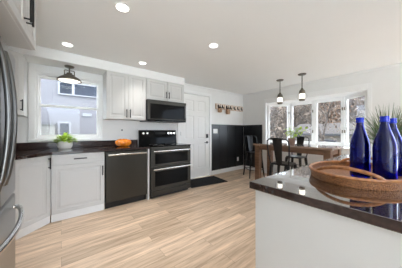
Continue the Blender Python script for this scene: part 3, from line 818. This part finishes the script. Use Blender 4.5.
# ------------------------------------------------------------------ grass plant on the island
t = thing('potted_grass', 'spiky tall grass plant in a white pot behind the blue bottles', 'potted plant', (1.74, .15, ZI))
MB().lathe([(.0005, 0), (.055, 0), (.075, .11), (.078, .13), (.07, .13), (.066, .112), (.0005, .11)], n=28).build('pot', 'pot_white', t, smooth=True)
MB().lathe([(.0005, .1105), (.064, .111), (.06, .12), (.0005, .122)], n=20).build('soil', 'soil', t)
r = random.Random(11)
for nm, m_, cnt in (('green_blades', 'leaf_green', 330), ('dry_blades', 'leaf_dry', 70)):
    b = MB()
    for k in range(cnt):
        a = r.uniform(0, 2*PI); lean = abs(r.gauss(0, .15))+.02; h_ = r.uniform(.17, .35)*(1-.6*lean)
        p0 = Vector((math.cos(a)*r.uniform(0, .05), math.sin(a)*r.uniform(0, .05), .115))
        pts = [p0+Vector((math.cos(a)*lean*u**1.7, math.sin(a)*lean*u**1.7, h_*u-lean*.25*u**3)) for u in (0, .25, .5, .75, 1)]
        th = r.uniform(0, 2*PI); w_ = r.uniform(.0015, .0032)
        b.strip(pts, [w_, w_, w_*.85, w_*.6, .0003], (math.cos(th), math.sin(th), 0))
    b.build(nm, m_, t)

# ------------------------------------------------------------------ outside the sink window: neighbour's house
HY = 8.0
t = thing('house', 'white sided house next door, filling the sink window view', 'house', (0, HY, -.6))
MB().box(-5, 5, 0, .3, 0, 5.2).build('siding_wall', 'house_white', t)
f = MB().box(-.10, 1.16, -.06, 0, 3.08, 3.12).box(-.10, 1.16, -.06, 0, 3.50, 3.56).box(-.10, -.04, -.06, 0, 3.12, 3.50).box(1.10, 1.16, -.06, 0, 3.12, 3.5).box(.30, .38, -.06, 0, 3.12, 3.5)
f = f.build('window', 'ext_frame', t); MB().box(-.04, .30, -.03, -.0005, 3.12, 3.5).box(.38, 1.10, -.03, -.0005, 3.12, 3.5).build('pane', 'pane_dark', f)
f = MB().box(-.10, .28, -.06, 0, 2.06, 2.12).box(-.10, .28, -.06, 0, 1.3, 1.36).box(-.10, -.04, -.06, 0, 1.36, 2.06).box(.22, .28, -.06, 0, 1.36, 2.06)
f = f.build('window', 'ext_frame', t); MB().box(-.04, .22, -.03, -.0005, 1.36, 2.06).build('pane', 'pane_dark', f)
MB().box(-1.6, -.16, -.9, -.05, 0, 1.98).build('porch', 'house_beige', t)
MB().box(-1.65, -.13, -.95, -.05, 1.98, 2.05).build('porch_roof', 'dark_trim', t)
f = MB().box(.62, .92, -.05, 0, 2.34, 2.46, bev=.01).build('dryer_vent', 'ext_frame', t)

# ------------------------------------------------------------------ outside the bay
struct('ground', 'ground', B(4.7, 40, -12, 45, -.75, -.6).box(-14, 4.699, 3.8, 45, -.75, -.6))
b = MB()   # hillside
nx_, ny_ = 10, 40; g = []
for i in range(nx_+1):
    row = []
    for j in range(ny_+1):
        x = 15.5+i*1.6; y = -8+j*.8; z = -.6+min(1, i*.4)*max(3.4, 6.4-28*abs(y/x-.36)**1.6)*(1+.03*i)+.25*math.sin(j*1.3+i)+.15*math.sin(j*2.9)
        row.append(b.bm.verts.new((x, y, z-(.6 if i == 0 else 0))))
    g.append(row)
for i in range(nx_):
    for j in range(ny_): b.bm.faces.new((g[i][j], g[i+1][j], g[i+1][j+1], g[i][j+1]))
struct('hillside', 'hill', b)
t = thing('garage', 'low tan garage with grey shingle roof seen through the bay', 'building', (12, 1.0, -.6))
MB().box(0, 3.2, .3, 4.3, 0, 1.62).build('wall', 'house_tan', t)
b = MB(); b.M = Matrix(((1, 0, 0, 0), (0, 0, 1, 0), (0, 1, 0, 0), (0, 0, 0, 1)))
b.prism([(-.35, 1.56), (1.6, 2.2), (3.55, 1.56), (3.55, 1.64), (1.6, 2.3), (-.35, 1.64)], 0, 4.6)
b.build('roof', 'roof', t)
MB().box(-.38, -.351, 0, 4.6, 1.53, 1.65).build('fascia', 'dark_trim', t)
f = MB().box(-.03, 0, 2.0, 2.9, .75, 1.3).build('window', 'ext_frame', t); MB().box(-.045, -.03, 2.06, 2.84, .8, 1.25).build('pane', 'pane_dark', f)

def tree(x, y, h_, cr_, m_, label, seed, n=4200, zlow=.9, group=None):
    t = thing('bare_tree', label, 'tree', (x, y, -.6)); r = random.Random(seed)
    tb = MB(); tips = []
    def grow(p, d, ln, rad, lv):
        q = p+d*ln; tb.tube([p, (p+q)/2+Vector((r.uniform(-.04, .04), r.uniform(-.04, .04), 0))*ln, q], [rad, rad*.85, rad*.65], 5, cap=False)
        tips.append(q)
        if lv:
            for k in range(3):
                nd = (d+Vector((r.uniform(-.9, .9), r.uniform(-.9, .9), r.uniform(-.2, .5)))).normalized()
                grow(q, nd, ln*r.uniform(.6, .8), rad*.6, lv-1)
    grow(Vector((0, 0, 0)), Vector((r.uniform(-.1, .1), r.uniform(-.1, .1), 1)).normalized(), h_*.3, .09, 4)
    tb.build('trunk', 'bark', t)
    lb = MB()
    for k in range(n):
        a = r.uniform(0, 2*PI); ph = math.acos(r.uniform(-1, 1)); rr = r.random()**.4
        p = Vector((math.cos(a)*math.sin(ph)*cr_*rr, math.sin(a)*math.sin(ph)*cr_*rr, zlow+(h_-zlow)*(.5+.5*math.cos(ph)*rr)))
        d = Vector((r.gauss(0, 1), r.gauss(0, 1), r.gauss(.2, 1))).normalized(); sd = d.cross(Vector((r.gauss(0, 1), r.gauss(0, 1), r.gauss(0, 1)))).normalized()
        l_ = r.uniform(.12, .3); w_ = r.uniform(.012, .045)
        lb.strip([p-d*l_/2, p, p+d*l_/2], [w_*.4, w_, w_*.3], sd)
    lb.build('twigs', m_, t)
for i, (x, y, h_, c_, m_, l) in enumerate((
    (15.6, 9.6, 4.6, 1.5, 'twig_grey', 'grey bare tree seen through the first bay pane, beside the panelling'),
    (17.2, 8.3, 6.0, 1.7, 'twig', 'brown bare tree rising behind the first mullion of the bay'),
    (17.4, 6.2, 6.2, 1.7, 'twig', 'brown bare tree above the potted plant on the table'),
    (17.3, 4.4, 6.2, 1.7, 'twig_rust', 'rusty brown tree in the bay pane beside the wide post'),
    (17.2, 2.9, 5.2, 1.5, 'twig_grey', 'greyish bare tree behind the post next to the narrow pane'),
    (17.0, 1.4, 4.2, 1.5, 'twig', 'brown bare tree in the narrow bay pane under the blue sky'))):
    tree(x, y, h_, c_, m_, l, 20+i)
for i, (x, y, h_, n_, l) in enumerate(((10.2, 3.1, 4.6, 260, 'thin leafless tree close outside the bay, standing before the garage'),
                                       (10.2, 5.4, 4.2, 420, 'thin leafless tree close outside the first bay pane'),
                                       (10.2, 1.35, 3.9, 300, 'thin leafless tree close outside the narrow bay pane'))):
    tree(x, y, h_, .8, 'twig', l, 60+i, n=n_)
b = MB(); r = random.Random(5)
for k in range(500):
    p = Vector((r.gauss(0, .22), r.gauss(0, .8), abs(r.gauss(0, .22)))); d = Vector((r.gauss(0, .5), r.gauss(0, .5), 1)).normalized()
    b.strip([p, p+d*.12, p+d*.22], [.02, .025, .004], d.cross(Vector((r.gauss(0, 1), r.gauss(0, 1), 0))).normalized())
o = b.build('low_shrub', 'shrub'); o.location = (7.4, 2.0, -.6); o.scale = (1, 1, 2.2)
tag(o, 'dark low shrub outside beneath the garage wall', 'shrub')

# ------------------------------------------------------------------ repeats share a group
for key, g in (('recessed_light', 'recessed ceiling lights'), ('pendant_lamp', 'pendants over the dining table'), ('counter_stool', 'black metal stools around the dining table'),
               ('glass_bottle', 'blue bottles on the tray'), ('bare_tree', 'trees outside the bay window'), ('wall_cabinet', 'wall cabinets over the counter'),
               ('base_cabinet', 'base cabinets under the counter'), ('hanging_pouch', 'pouches on the hook rack'), ('wall_outlet', 'wall outlets')):
    for o in COL.objects:
        if o.parent is None and o.name.split('.')[0] == key and 'label' in o: o['group'] = g
